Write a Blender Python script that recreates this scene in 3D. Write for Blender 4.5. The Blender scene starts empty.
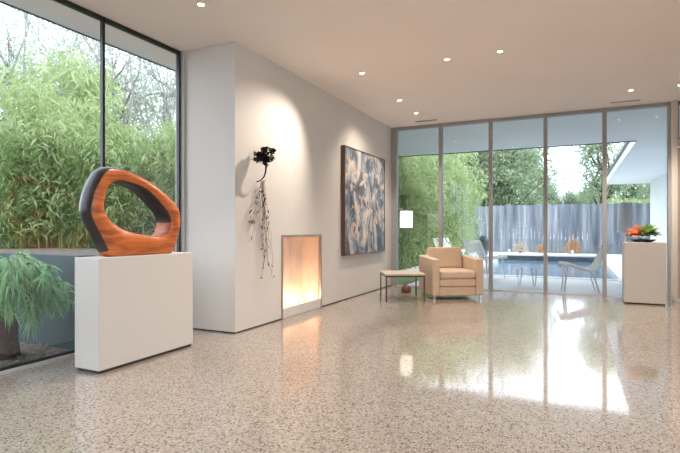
import bpy, bmesh, math, random
import numpy as np
from mathutils import Vector, Matrix
PI = math.pi
scn = bpy.context.scene
COL = scn.collection
TH = math.atan(234/491)
CH = 2.998          # ceiling height

# ------------------------------------------------------------------ materials
MATS = {}
def newmat(name):
    m = bpy.data.materials.new(name); m.use_nodes = True
    nt = m.node_tree; b = nt.nodes['Principled BSDF']
    MATS[name] = m
    return m, nt, b
def N(nt, t, **kw):
    n = nt.nodes.new(t)
    for k, v in kw.items():
        if k in n.inputs: n.inputs[k].default_value = v
        else: setattr(n, k, v)
    return n
def ramp(nt, fac, stops, interp='LINEAR'):
    r = nt.nodes.new('ShaderNodeValToRGB'); r.color_ramp.interpolation = interp
    cr = r.color_ramp
    while len(cr.elements) < len(stops): cr.elements.new(0.5)
    for e, (p, c) in zip(cr.elements, stops):
        e.position = p; e.color = (*c, 1)
    nt.links.new(fac, r.inputs[0]); return r.outputs[0]
def mix(nt, fac, a, b, blend='MIX'):
    m = nt.nodes.new('ShaderNodeMix'); m.data_type = 'RGBA'; m.blend_type = blend
    for s, v in ((m.inputs[0], fac), (m.inputs[6], a), (m.inputs[7], b)):
        if hasattr(v, 'links'): nt.links.new(v, s)
        else: s.default_value = v if not isinstance(v, tuple) else (*v, 1)
    return m.outputs[2]
def simple(name, col, rough=.5, metal=0, var=.06, scale=6, bump=0, coord='Object', **kw):
    m, nt, b = newmat(name)
    tc = N(nt, 'ShaderNodeTexCoord')
    nz = N(nt, 'ShaderNodeTexNoise', Scale=scale, Detail=4.0)
    nt.links.new(tc.outputs[coord], nz.inputs['Vector'])
    lo = tuple(max(0, c*(1-var)) for c in col); hi = tuple(min(1, c*(1+var)) for c in col)
    nt.links.new(ramp(nt, nz.outputs[0], [(.3, lo), (.7, hi)]), b.inputs['Base Color'])
    b.inputs['Roughness'].default_value = rough; b.inputs['Metallic'].default_value = metal
    if bump:
        bp = N(nt, 'ShaderNodeBump', Strength=bump); bp.inputs['Distance'].default_value = .01
        nz2 = N(nt, 'ShaderNodeTexNoise', Scale=scale*20, Detail=3.0)
        nt.links.new(tc.outputs[coord], nz2.inputs['Vector'])
        nt.links.new(nz2.outputs[0], bp.inputs['Height']); nt.links.new(bp.outputs[0], b.inputs['Normal'])
    for k, v in kw.items(): b.inputs[k.replace('_', ' ')].default_value = v
    return m
def emit(name, col, strength, base=(.8, .8, .8)):
    m, nt, b = newmat(name)
    b.inputs['Base Color'].default_value = (*base, 1)
    b.inputs['Emission Color'].default_value = (*col, 1); b.inputs['Emission Strength'].default_value = strength
    return m

simple('wall_paint', (.65, .615, .575), .62, var=.015, scale=1.5, bump=.02)
simple('ceiling_paint', (.86, .79, .73), .8, var=.015, scale=1)
simple('pedestal_paint', (.66, .63, .59), .45, var=.01)
simple('dark_gap', (.05, .045, .04), .8)
simple('black_frame', (.015, .018, .018), .35)
simple('taupe_frame', (.36, .36, .36), .45, metal=0, var=.03)
simple('light_frame', (.42, .43, .40), .45, var=.02)
simple('sill_metal', (.55, .54, .51), .35, var=.03)
simple('stucco', (.78, .80, .82), .85, var=.03, scale=1)
simple('soffit_paint', (.82, .83, .83), .85, var=.02, scale=.6)
simple('fascia_dark', (.05, .05, .055), .5)
simple('fascia_light', (.72, .75, .78), .5)
simple('deck', (.78, .79, .81), .75, var=.05, scale=.8, bump=.05)
simple('coping', (.80, .80, .80), .6, var=.04, scale=2)
simple('pool_tile', (.06, .08, .10), .3, var=.3, scale=8)
simple('pool_floor', (.10, .22, .33), .5, var=.1)
simple('lawn', (.20, .30, .10), .95, var=.3, scale=9, bump=.6)
simple('soil', (.13, .10, .075), 1, var=.6, scale=14, bump=1)
simple('teal_wall', (.012, .040, .042), .6, var=.2, scale=5)
simple('leather', (.64, .49, .36), .42, var=.05, scale=9, bump=.06)
simple('leather_seam', (.30, .17, .10), .5)
simple('chrome', (.55, .55, .55), .2, metal=1)
simple('dark_steel', (.10, .10, .10), .3, metal=.8)
simple('table_stone', (.62, .54, .46), .3, var=.12, scale=14)
simple('white_metal', (.90, .90, .90), .4, var=.02)
simple('white_cord', (.92, .92, .92), .6, var=.03)
simple('black_metal', (.012, .014, .013), .4, metal=.5)
simple('rust_wire', (.28, .20, .16), .6, metal=.4)
simple('lamp_base', (.18, .07, .05), .35, var=.2)
simple('bark', (.10, .085, .07), .95, var=.4, scale=20, bump=.5)
simple('pale_bark', (.36, .35, .35), .95, var=.3, scale=20, bump=.5)
simple('stump', (.09, .05, .035), .95, var=.4, scale=20, bump=.6)
simple('culm', (.28, .34, .12), .5, var=.25, scale=3)
simple('slate_rock', (.10, .11, .13), .8, var=.4, scale=8, bump=.8)
simple('firebox_tile', (.80, .66, .55), .55, var=.08, scale=5)
simple('trim_metal', (.40, .34, .28), .3, metal=.7)
simple('door_veneer', (.66, .55, .47), .45, var=.05, scale=2)
simple('frame_wood', (.13, .075, .045), .4)
simple('copper', (.50, .17, .09), .35, metal=.4, var=.4, scale=12)
simple('tan_clay', (.62, .42, .27), .5, var=.1)
simple('lamp_grey', (.62, .62, .66), .7)
simple('bowl_dark', (.02, .025, .02), .3)
simple('ring_dark', (.035, .028, .025), .33, var=.5, scale=6, bump=.1)
emit('downlight_lens', (1, .86, .70), 14)
emit('shade_glow', (1, .92, .80), .6, (.9, .87, .8))
emit('bulb_glow', (1, .72, .42), 3)

def leafmat(name, c1, c2, trans=.45):
    m, nt, b = newmat(name)
    oi = N(nt, 'ShaderNodeTexCoord'); nz = N(nt, 'ShaderNodeTexNoise', Scale=2.2, Detail=3.0)
    nt.links.new(oi.outputs['Object'], nz.inputs['Vector'])
    col = ramp(nt, nz.outputs[0], [(.3, c1), (.7, c2)])
    nt.links.new(col, b.inputs['Base Color']); b.inputs['Roughness'].default_value = .5
    b.inputs['Specular IOR Level'].default_value = .3
    tr = N(nt, 'ShaderNodeBsdfTranslucent'); nt.links.new(col, tr.inputs[0])
    mx = N(nt, 'ShaderNodeMixShader'); mx.inputs[0].default_value = trans
    nt.links.new(b.outputs[0], mx.inputs[1]); nt.links.new(tr.outputs[0], mx.inputs[2])
    nt.links.new(mx.outputs[0], nt.nodes['Material Output'].inputs[0])
    return m
leafmat('bamboo_leaf', (.21, .31, .11), (.45, .53, .28))
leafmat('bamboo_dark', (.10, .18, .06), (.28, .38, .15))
leafmat('tree_leaf', (.22, .31, .19), (.42, .50, .35))
leafmat('tree_leaf_pale', (.30, .36, .30), (.48, .55, .45))
leafmat('drooping_leaf', (.20, .40, .17), (.48, .66, .36))
leafmat('russet_leaf', (.50, .24, .10), (.70, .42, .22))
leafmat('straw_leaf', (.46, .36, .28), (.60, .50, .42))
leafmat('litter_leaf', (.13, .10, .07), (.26, .20, .15), .1)
leafmat('hedge_leaf', (.26, .34, .15), (.42, .50, .27))
leafmat('grey_leaf', (.10, .13, .14), (.25, .29, .30))
leafmat('orange_petal', (.85, .34, .16), (.92, .52, .30), .3)
leafmat('plant_leaf', (.14, .32, .07), (.42, .60, .22), .3)

def glassmat(name, tint, ior=1.5, mult=1.0):
    m, nt, b = newmat(name)
    nt.nodes.remove(b)
    tr = N(nt, 'ShaderNodeBsdfTransparent'); tr.inputs[0].default_value = (*tint, 1)
    gl = N(nt, 'ShaderNodeBsdfGlossy'); gl.inputs['Roughness'].default_value = 0.0
    gl.inputs['Color'].default_value = (1, 1, 1, 1)
    fr = N(nt, 'ShaderNodeFresnel', IOR=ior)
    geo = N(nt, 'ShaderNodeNewGeometry')
    mu = N(nt, 'ShaderNodeMath', operation='MULTIPLY'); mu.inputs[1].default_value = mult
    mx = N(nt, 'ShaderNodeMixShader')
    nt.links.new(fr.outputs[0], mu.inputs[0]); nt.links.new(mu.outputs[0], mx.inputs[0])
    nt.links.new(tr.outputs[0], mx.inputs[1]); nt.links.new(gl.outputs[0], mx.inputs[2])
    nt.links.new(mx.outputs[0], nt.nodes['Material Output'].inputs[0])
    return m
glassmat('window_glass', (.955, .97, .965), 1.5, 1.6)
glassmat('table_glass', (.95, .97, .97), 1.45, .8)

# floor: ground and polished terrazzo
m, nt, b = newmat('terrazzo')
tc = N(nt, 'ShaderNodeTexCoord')
def vor(scale):
    v = N(nt, 'ShaderNodeTexVoronoi', Scale=scale); nt.links.new(tc.outputs['Object'], v.inputs['Vector']); return v
big = N(nt, 'ShaderNodeTexNoise', Scale=.9, Detail=3.0); nt.links.new(tc.outputs['Object'], big.inputs['Vector'])
basec = ramp(nt, big.outputs[0], [(.3, (.31, .265, .225)), (.7, (.37, .315, .27))])
def chips(prev, scale, thr, dist, col):
    v = vor(scale)
    sep = N(nt, 'ShaderNodeSeparateColor'); nt.links.new(v.outputs['Color'], sep.inputs[0])
    a = N(nt, 'ShaderNodeMath', operation='GREATER_THAN'); nt.links.new(sep.outputs[0], a.inputs[0]); a.inputs[1].default_value = thr
    d = N(nt, 'ShaderNodeMath', operation='LESS_THAN'); nt.links.new(v.outputs['Distance'], d.inputs[0]); d.inputs[1].default_value = dist
    mu = N(nt, 'ShaderNodeMath', operation='MULTIPLY'); nt.links.new(a.outputs[0], mu.inputs[0]); nt.links.new(d.outputs[0], mu.inputs[1])
    return mix(nt, mu.outputs[0], prev, col)
c = chips(basec, 85, .35, .42, (.46, .40, .335))
c = chips(c, 78, .50, .44, (.17, .145, .125))
c = chips(c, 62, .72, .42, (.10, .082, .07))
c = chips(c, 46, .94, .34, (.06, .05, .045))
c = chips(c, 52, .92, .30, (.56, .50, .43))
nt.links.new(c, b.inputs['Base Color'])
rn = N(nt, 'ShaderNodeTexNoise', Scale=3.0, Detail=5.0); nt.links.new(tc.outputs['Object'], rn.inputs['Vector'])
rr = N(nt, 'ShaderNodeMapRange'); nt.links.new(rn.outputs[0], rr.inputs[0])
rr.inputs[3].default_value = .03; rr.inputs[4].default_value = .09
nt.links.new(rr.outputs[0], b.inputs['Coat Roughness'])
b.inputs['Roughness'].default_value = .35
b.inputs['Coat Weight'].default_value = 1.0; b.inputs['Coat IOR'].default_value = 1.52; b.inputs['Specular IOR Level'].default_value = .15
bp = N(nt, 'ShaderNodeBump', Strength=.05); bp.inputs['Distance'].default_value = .02
n2 = N(nt, 'ShaderNodeTexNoise', Scale=1.6, Detail=2.0); nt.links.new(tc.outputs['Object'], n2.inputs['Vector'])
nt.links.new(n2.outputs[0], bp.inputs['Height']); nt.links.new(bp.outputs[0], b.inputs['Coat Normal'])

# carved wood
m, nt, b = newmat('carved_wood')
tc = N(nt, 'ShaderNodeTexCoord'); mp = N(nt, 'ShaderNodeMapping'); mp.inputs['Scale'].default_value = (2, 1.3, 9)
mp.inputs['Rotation'].default_value = (.25, 0, 0)
nt.links.new(tc.outputs['Object'], mp.inputs[0])
nz = N(nt, 'ShaderNodeTexNoise', Scale=3.2, Detail=7.0, Distortion=.8); nt.links.new(mp.outputs[0], nz.inputs['Vector'])
nt.links.new(ramp(nt, nz.outputs[0], [(.3, (.28, .060, .016)), (.48, (.52, .130, .030)), (.7, (.68, .21, .055))]), b.inputs['Base Color'])
b.inputs['Roughness'].default_value = .38

# abstract painting
m, nt, b = newmat('abstract_canvas')
tc = N(nt, 'ShaderNodeTexCoord'); mp = N(nt, 'ShaderNodeMapping'); mp.inputs['Scale'].default_value = (1, 1.5, 1.0)
nt.links.new(tc.outputs['Object'], mp.inputs[0])
nz = N(nt, 'ShaderNodeTexNoise', Scale=1.5, Detail=8.0, Distortion=1.7, Roughness=.62); nt.links.new(mp.outputs[0], nz.inputs['Vector'])
c1 = ramp(nt, nz.outputs[0], [(.36, (.04, .045, .06)), (.45, (.11, .15, .21)), (.51, (.22, .27, .32)), (.56, (.45, .43, .40)), (.61, (.62, .50, .39)), (.72, (.66, .60, .54))])
nb = N(nt, 'ShaderNodeTexNoise', Scale=4.2, Detail=6.0, Distortion=1.0); nt.links.new(mp.outputs[0], nb.inputs['Vector'])
f2 = ramp(nt, nb.outputs[0], [(.56, (0, 0, 0)), (.62, (1, 1, 1))])
c2 = mix(nt, f2, c1, (.10, .10, .12))
nc = N(nt, 'ShaderNodeTexNoise', Scale=2.6, Detail=5.0, Distortion=2.0, noise_dimensions='4D'); nc.inputs['W'].default_value = 3.0; nt.links.new(mp.outputs[0], nc.inputs['Vector'])
f3 = ramp(nt, nc.outputs[0], [(.57, (0, 0, 0)), (.63, (1, 1, 1))])
nt.links.new(mix(nt, f3, c2, (.62, .45, .32)), b.inputs['Base Color']); b.inputs['Roughness'].default_value = .7
bp = N(nt, 'ShaderNodeBump', Strength=.3); nt.links.new(nb.outputs[0], bp.inputs['Height']); nt.links.new(bp.outputs[0], b.inputs['Normal'])

# weathered fence boards
m, nt, b = newmat('fence_boards')
tc = N(nt, 'ShaderNodeTexCoord'); mp = N(nt, 'ShaderNodeMapping'); mp.inputs['Scale'].default_value = (4.4, .01, .35)
nt.links.new(tc.outputs['Object'], mp.inputs[0])
nz = N(nt, 'ShaderNodeTexNoise', Scale=1.0, Detail=4.0); nt.links.new(mp.outputs[0], nz.inputs['Vector'])
col = ramp(nt, nz.outputs[0], [(.28, (.07, .085, .11)), (.45, (.15, .17, .21)), (.58, (.23, .25, .29)), (.75, (.38, .39, .42))])
nt.links.new(col, b.inputs['Base Color']); b.inputs['Roughness'].default_value = .85

# pool water
m, nt, b = newmat('pool_water')
b.inputs['Base Color'].default_value = (.13, .22, .31, 1); b.inputs['Roughness'].default_value = .06
b.inputs['IOR'].default_value = 1.33
tc = N(nt, 'ShaderNodeTexCoord'); nz = N(nt, 'ShaderNodeTexNoise', Scale=3.0, Detail=3.0); nt.links.new(tc.outputs['Object'], nz.inputs['Vector'])
bp = N(nt, 'ShaderNodeBump', Strength=.25); bp.inputs['Distance'].default_value = .05
nt.links.new(nz.outputs[0], bp.inputs['Height']); nt.links.new(bp.outputs[0], b.inputs['Normal'])

# ------------------------------------------------------------------ mesh helpers
class MB:
    def __init__(s): s.v = []; s.f = []; s.mi = []
    def add(s, vs, fs, mi=0):
        o = len(s.v); s.v += [tuple(v) for v in vs]; s.f += [tuple(i+o for i in f) for f in fs]; s.mi += [mi]*len(fs); return s
    def box(s, x0, x1, y0, y1, z0, z1, mi=0, M=None):
        vs = [Vector(p) for p in ((x0,y0,z0),(x1,y0,z0),(x1,y1,z0),(x0,y1,z0),(x0,y0,z1),(x1,y0,z1),(x1,y1,z1),(x0,y1,z1))]
        if M: vs = [M@v for v in vs]
        return s.add(vs, [(0,3,2,1),(4,5,6,7),(0,1,5,4),(1,2,6,5),(2,3,7,6),(3,0,4,7)], mi)
    def tube(s, pts, r, n=8, mi=0, cap=True):
        pts = [Vector(p) for p in pts]; rs = r if isinstance(r, (list, tuple)) else [r]*len(pts)
        vs = []; up = None
        for i, p in enumerate(pts):
            d = (pts[min(i+1, len(pts)-1)]-pts[max(i-1, 0)]).normalized()
            if up is None:
                up = Vector((0,0,1)) if abs(d.z) < .9 else Vector((1,0,0))
            a = d.cross(up).normalized(); bb = a.cross(d).normalized(); up = bb
            for k in range(n):
                t = 2*PI*k/n; vs.append(p+a*math.cos(t)*rs[i]+bb*math.sin(t)*rs[i])
        fs = [(i*n+k, i*n+(k+1)%n, (i+1)*n+(k+1)%n, (i+1)*n+k) for i in range(len(pts)-1) for k in range(n)]
        if cap:
            fs.append(tuple(range(n-1, -1, -1))); fs.append(tuple((len(pts)-1)*n+k for k in range(n)))
        return s.add(vs, fs, mi)
    def lathe(s, prof, cx=0, cy=0, n=32, mi=0):
        vs = [(cx+r*math.cos(2*PI*k/n), cy+r*math.sin(2*PI*k/n), z) for r, z in prof for k in range(n)]
        fs = [(i*n+k, i*n+(k+1)%n, (i+1)*n+(k+1)%n, (i+1)*n+k) for i in range(len(prof)-1) for k in range(n)]
        return s.add(vs, fs, mi)
    def build(s, name, mats, parent=None, loc=None, bevel=0, smooth=False, seg=2):
        me = bpy.data.meshes.new(name); me.from_pydata(s.v, [], s.f)
        mats = [mats] if isinstance(mats, str) else mats
        for mm in mats: me.materials.append(MATS[mm])
        me.polygons.foreach_set('material_index', s.mi)
        me.update()
        bm = bmesh.new(); bm.from_mesh(me); bmesh.ops.recalc_face_normals(bm, faces=bm.faces); bm.to_mesh(me); bm.free()
        if smooth: me.shade_smooth()
        o = bpy.data.objects.new(name, me); COL.objects.link(o)
        if parent: o.parent = parent
        if loc: o.location = loc
        if bevel:
            md = o.modifiers.new('bevel', 'BEVEL'); md.width = bevel; md.segments = seg; md.limit_method = 'ANGLE'; md.angle_limit = math.radians(40)
        return o
def tag(o, label, cat, group=None, kind=None):
    if label: o['label'] = label
    if cat: o['category'] = cat
    if group: o['group'] = group
    if kind: o['kind'] = kind
    return o
def empty(name, loc=(0,0,0), rz=0):
    o = bpy.data.objects.new(name, None); COL.objects.link(o); o.location = loc; o.rotation_euler = (0,0,rz); o.empty_display_size = .1
    return o
def struct(o, label=None):
    o['kind'] = 'structure'
    if label: o['label'] = label
    return o
def copy_tree(o, parent=None):
    c = o.copy(); COL.objects.link(c)
    if parent: c.parent = parent
    for ch in list(o.children): copy_tree(ch, c)
    return c

# leaves: many small quads in one mesh (numpy)
def leaves(mb_name, centers, size, aspect, rng, droop=.5, mat='bamboo_leaf', parent=None, curl=.25, loc=None):
    n = len(centers); C = np.array(centers)
    yaw = rng.uniform(0, 2*PI, n); pit = rng.normal(-droop, .5, n)
    d = np.stack([np.cos(yaw)*np.cos(pit), np.sin(yaw)*np.cos(pit), np.sin(pit)], 1)
    r = rng.normal(size=(n, 3)); w = np.cross(d, r); w /= np.linalg.norm(w, axis=1)[:, None]+1e-9
    L = size*rng.uniform(.6, 1.3, n)[:, None]; Wd = L*aspect
    nn = np.cross(d, w)
    a = C; bq = C+d*L*.45+w*Wd*.5+nn*L*curl*.2; cq = C+d*L; cq[:, 2] -= (L[:, 0])*curl; dq = C+d*L*.45-w*Wd*.5+nn*L*curl*.2
    V = np.stack([a, bq, cq, dq], 1).reshape(-1, 3)
    me = bpy.data.meshes.new(mb_name)
    me.vertices.add(n*4); me.vertices.foreach_set('co', V.astype('f').ravel())
    me.loops.add(n*4); me.loops.foreach_set('vertex_index', np.arange(n*4, dtype='i'))
    me.polygons.add(n); me.polygons.foreach_set('loop_start', np.arange(0, n*4, 4, dtype='i')); me.polygons.foreach_set('loop_total', np.full(n, 4, dtype='i'))
    me.materials.append(MATS[mat]); me.update(); me.validate()
    o = bpy.data.objects.new(mb_name, me); COL.objects.link(o)
    if parent: o.parent = parent
    if loc: o.location = loc
    return o

# ------------------------------------------------------------------ the room shell
FY = 8.89      # glass wall
LX = -3.85     # left window plane
WX = -3.137    # wall with the fire niche
RY = 4.08      # the return of that wall
BX0, BX1, BY0 = LX-.02, 4.6, -3.2
mb = MB(); mb.box(-3.93, BX1, BY0, FY+.09, -.25, 0)
struct(mb.build('floor', 'terrazzo'), 'polished speckled terrazzo floor')
mb = MB(); mb.box(-4.22, BX1+.2, BY0-.2, FY+.1, CH, CH+.3)
struct(mb.build('ceiling', 'ceiling_paint'), 'flat warm white ceiling')
NY0, NY1, NZ0, NZ1, NX = 4.985, 5.968, .11, .985, -3.42
mb = MB()
mb.box(-3.90, WX, RY, NY0, 0.015, CH).box(-3.90, WX, NY1, FY+.09, 0.015, CH)
mb.box(-3.90, WX, NY0, NY1, NZ1, CH).box(-3.90, WX-.03, NY0, NY1, 0.015, .05).box(-3.90, NX-.02, NY0, NY1, .05, NZ1)
struct(mb.build('wall_left', 'wall_paint'), 'long white wall with the fire niche and painting')
mb = MB(); mb.box(-3.90, WX-.012, RY+.012, FY+.05, 0, .015)
struct(mb.build('shadow_gap_left', 'dark_gap'), 'dark shadow gap under the white wall')  # dark strip gives the recessed gap its shade by colour
mb = MB(); mb.box(BX1, BX1+.15, 3.6, FY+.09, 0, CH).box(BX1, BX1+.15, BY0, 3.6, 2.7, CH).box(BX1, BX1+.15, BY0, -2.8, 0, 2.7)
struct(mb.build('wall_right', 'wall_paint'))
mb = MB(); mb.box(-4.0, BX1+.15, BY0-.15, BY0, 0, CH)
struct(mb.build('wall_back', 'wall_paint'))
for nm, ax in (('added_window', 0),):  # window added out of view so daylight brightens the ceiling
    wq = struct(empty(nm, (BX1+.07, .4, 0) if ax == 0 else (.4, BY0-.07, 0), PI/2 if ax == 0 else 0))
    L0, L1 = (-3.2, 3.2) if ax == 0 else (-3.8, 3.8)
    for q in range(5):
        xq = L0+(L1-L0)*q/4; mb = MB(); mb.box(xq-.025, xq+.025, -.03, .03, 0, 2.7); mb.build('mullion', 'taupe_frame', wq)
    for q in range(4):
        a_ = L0+(L1-L0)*q/4+.025; b_ = L0+(L1-L0)*(q+1)/4-.025; mb = MB(); mb.add([(a_, 0, 0), (b_, 0, 0), (b_, 0, 2.7), (a_, 0, 2.7)], [(0,1,2,3)]); mb.build('glass_pane', 'window_glass', wq)
mb = MB(); mb.box(-3.9, 12, -14, BY0-.16, -.3, -.02).box(BX1+.16, 12, BY0-.16, FY, -.3, -.02)
struct(mb.build('patio', 'deck'))  # added unseen paving, pale to bounce daylight indoors

# left window wall
w = struct(empty('window_1', (LX, 3.0, 0)), 'tall left window with black frame')
def loc(o): return o
mull = [3.09, 1.0, -1.1]
def wbox(name, mat, *b, par=w, off=(LX, 3.0, 0)):
    mb = MB(); mb.box(b[0]-off[0], b[1]-off[0], b[2]-off[1], b[3]-off[1], b[4], b[5]); return mb.build(name, mat, par)
for y in mull: wbox('mullion', 'black_frame', LX-.022, LX+.012, y-.013, y+.013, .03, CH-.02)
wbox('window_frame', 'black_frame', LX-.025, LX+.012, 4.025, 4.05, .03, CH-.02)
wbox('jamb', 'light_frame', LX-.06, LX+.055, 4.05, RY, 0, CH)
wbox('top_rail', 'black_frame', LX-.025, LX+.012, BY0+.01, 4.05, CH-.04, CH-.001)
wbox('sill', 'sill_metal', LX-.06, LX+.05, BY0+.01, 4.05, 0, .022)
wbox('bottom_rail', 'black_frame', LX-.02, LX+.012, BY0+.01, 4.05, .022, .045)
ys = [BY0+.01, -1.1, 1.0, 3.09, 4.03]
for a, bb in zip(ys[:-1], ys[1:]):
    mb = MB(); mb.add([(0, a+.018-3, .045), (0, bb-.018-3, .045), (0, bb-.018-3, CH-.055), (0, a+.018-3, CH-.055)], [(0,1,2,3)])
    mb.build('glass_pane', 'window_glass', w)

# far glass wall
w2 = struct(empty('window_2', (-.9, FY, 0)), 'wall of tall glass panes to the pool terrace')
off2 = (-.9, FY, 0)
mx = [-3.065, -2.197, -1.316, -.43, .439, 1.318]
for i, x in enumerate(mx):
    hw = .03
    if i == 0: wbox('jamb', 'taupe_frame', WX, -3.03, FY-.04, FY+.06, 0, CH, par=w2, off=off2)
    elif i == 5: wbox('jamb', 'taupe_frame', 1.285, 1.32, FY-.04, FY+.06, 0, CH, par=w2, off=off2)
    else: wbox('mullion', 'taupe_frame', x-hw, x+hw, FY-.045, FY+.06, 0, CH, par=w2, off=off2)
wbox('top_rail', 'taupe_frame', -3.03, 1.285, FY-.04, FY+.055, CH-.055, CH-.001, par=w2, off=off2)
wbox('bottom_rail', 'sill_metal', -3.03, 1.285, FY-.02, FY+.03, 0, .018, par=w2, off=off2)
for a, bb in zip(mx[:-1], mx[1:]):
    mb = MB(); mb.add([(a+.02+.9, 0, .018), (bb-.02+.9, 0, .018), (bb-.02+.9, 0, CH-.055), (a+.02+.9, 0, CH-.055)], [(0,1,2,3)])
    mb.build('glass_pane', 'window_glass', w2)
# post, transom and door right of the glass wall
mb = MB(); mb.box(1.32, 1.395, FY-.12, FY+.09, 0, CH)
struct(mb.build('wall_far', 'wall_paint'), 'narrow plastered post beside the glass wall')
w3 = struct(empty('window_3', (1.9, FY, 2.4)), 'transom window above the door')
for b_ in ((1.395, 1.43, 2.44, CH), (3.0, 3.03, 2.44, CH)):
    mb = MB(); mb.box(b_[0]-1.9, b_[1]-1.9, -.04, .05, b_[2]-2.4, b_[3]-2.4); mb.build('jamb', 'taupe_frame', w3)
mb = MB(); mb.box(1.395-1.9, 3.03-1.9, -.04, .05, .02, .055).box(1.395-1.9, 3.03-1.9, -.04, .05, CH-2.4-.05, CH-2.4-.001); mb.build('window_frame', 'taupe_frame', w3)
mb = MB(); mb.add([(1.43-1.9, 0, .055), (3.0-1.9, 0, .055), (3.0-1.9, 0, .548), (1.43-1.9, 0, .548)], [(0,1,2,3)]); mb.build('glass_pane', 'window_glass', w3)
mb = MB(); mb.box(1.395, 3.03, FY-.05, FY+.05, 2.33, 2.42)
struct(mb.build('trim_1', 'wall_paint'), 'pale door header')
d = struct(empty('door_1', (1.41, FY, 0)), 'pale wooden door at the right edge')
mb = MB(); mb.box(0, 1.58, -.02, .03, .01, 2.30); mb.build('door_leaf', 'door_veneer', d, bevel=.003)
mb = MB(); mb.tube([(1.45, -.03, .95), (1.45, -.075, .95), (1.45, -.075, 1.15), (1.45, -.03, 1.15)], .01); mb.build('door_handle', 'chrome', d)
mb = MB(); mb.box(3.03, BX1, FY-.06, FY+.09, 0, CH)
struct(mb.build('wall_far', 'wall_paint'), 'plastered wall right of the door')

# ceiling vents
for x0, lab in ((-2.56, 'slim slot air vent in the ceiling by the fireplace wall corner'), (.505, 'slim slot air vent in the ceiling above the fifth glass pane')):
    v = tag(empty('ceiling_vent', (x0+.19, 8.52, CH)), lab, 'vent')
    mb = MB(); mb.box(-.2, .2, -.028, -.02, -.006, 0).box(-.2, .2, .02, .028, -.006, 0).box(-.2, -.19, -.02, .02, -.006, 0).box(.19, .2, -.02, .02, -.006, 0)
    mb.build('vent_frame', 'trim_metal', v)
    mb = MB(); mb.box(-.19, .19, -.02, .02, -.002, 0); mb.build('slot', 'dark_gap', v)

# downlights
dl = empty('downlight', (0, 0, CH))
mb = MB(); mb.lathe([(.026, -.001), (.026, -.005), (.042, -.005), (.046, 0)], n=28); mb.build('trim_ring', 'ceiling_paint', dl)
mb = MB(); mb.lathe([(.0001, -.003), (.026, -.003)], n=28); mb.build('lens', 'downlight_lens', dl)
DL = [(-2.879, 3.279, 'ceiling downlight above the wooden ring sculpture, nearest the left window'),
      (-2.36, 5.583, 'ceiling downlight in front of the fire niche'),
      (-2.35, 6.996, 'ceiling downlight in front of the abstract painting'),
      (-2.36, 7.89, 'ceiling downlight closest to the far left corner vent'),
      (-1.298, 5.537, 'left one of the two close ceiling downlights mid room'),
      (-.722, 5.535, 'right one of the two close ceiling downlights mid room'),
      (.712, 7.868, 'ceiling downlight beside the right slot vent'),
      (1.279, 7.877, 'ceiling downlight at the right edge above the plastered post')]
for i, (x, y, lab) in enumerate(DL):
    o = dl if i == 0 else copy_tree(dl)
    o.location = (x, y, CH); tag(o, lab, 'downlight', 'ceiling downlights')

def spot(name, loc, target, power, size=60, blend=.6, rad=.03, col=(1, .86, .74)):
    l = bpy.data.lights.new(name, 'SPOT'); l.energy = power; l.spot_size = math.radians(size); l.spot_blend = blend
    l.shadow_soft_size = rad; l.color = col
    o = bpy.data.objects.new(name, l); COL.objects.link(o); o.location = loc
    o.rotation_euler = (Vector(target)-Vector(loc)).to_track_quat('-Z', 'Y').to_euler(); return o
Z = CH-.02
WARM = (1, .78, .58)
spot('downlight_beam', (-2.879, 3.279, Z), (-3.05, 2.95, 1.0), 60, 75)
spot('downlight_beam', (-2.36, 5.583, Z), (-3.0, 4.55, 1.4), 115, 85, 1, .018)
spot('downlight_beam', (-2.35, 6.996, Z), (-3.0, 7.3, 1.0), 60, 110, 1)
spot('downlight_beam', (-2.36, 7.89, Z), (-2.1, 7.9, 0), 80, 115, 1)
for x, y, w_ in ((-1.298, 5.537, 85), (-.722, 5.535, 85), (1.279, 7.877, 80)):
    spot('downlight_beam', (x, y, Z), (x, y, 0), w_, 115, 1)
spot('downlight_beam', (.712, 7.868, Z), (.85, 8.1, .4), 110, 100, 1)
for x, y in ((-1.3, 3.2), (-.7, 3.2), (.7, 3.2), (1.9, 5.5), (1.9, 3.2), (-1.3, .8), (.7, .8), (1.9, .8), (-1.3, -1.5), (.7, -1.5), (3.4, 3.2), (3.4, 6)):  # unseen beams beyond the view, no fixtures built, for general interior light
    spot('downlight_beam', (x, y, Z), (x, y, 0), 48, 120, 1)

# ------------------------------------------------------------------ fireplace
fp = tag(empty('fireplace', (WX, (NY0+NY1)/2, 0)), 'glowing wall fire niche with slim metal surround at floor level', 'fireplace')
cy = (NY0+NY1)/2
mb = MB()
hw = (NY1-NY0)/2
for b_ in ((-hw-.02, -hw+.006, 0.0, NZ1+.02), (hw-.006, hw+.02, 0.0, NZ1+.02)):
    mb.box(-.02, .008, b_[0], b_[1], b_[2], b_[3])
mb.box(-.02, .008, -hw+.006, hw-.006, NZ1-.006, NZ1+.02)
mb.build('surround', 'trim_metal', fp)
mb = MB(); mb.box(-.029, .002, -hw+.006, hw-.006, .004, NZ0+.012); mb.build('hearth_sill', 'wall_paint', fp)
dx = NX-WX
mb = MB()
mb.box(dx-.018, dx, -hw, hw, .051, NZ1).box(dx, -.031, hw-.012, hw, .056, NZ1).box(dx, -.031, -hw, -hw+.012, .056, NZ1).box(dx, -.021, -hw+.012, hw-.012, NZ1-.012, NZ1).box(dx, -.03, -hw+.012, hw-.012, 0.051, .056)
for k in range(1, 6):
    yy = -hw+k*(2*hw/6); mb.box(dx, dx+.004, yy-.003, yy+.003, .056, NZ1-.012)
mb.build('firebox_lining', 'firebox_tile', fp)
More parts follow.
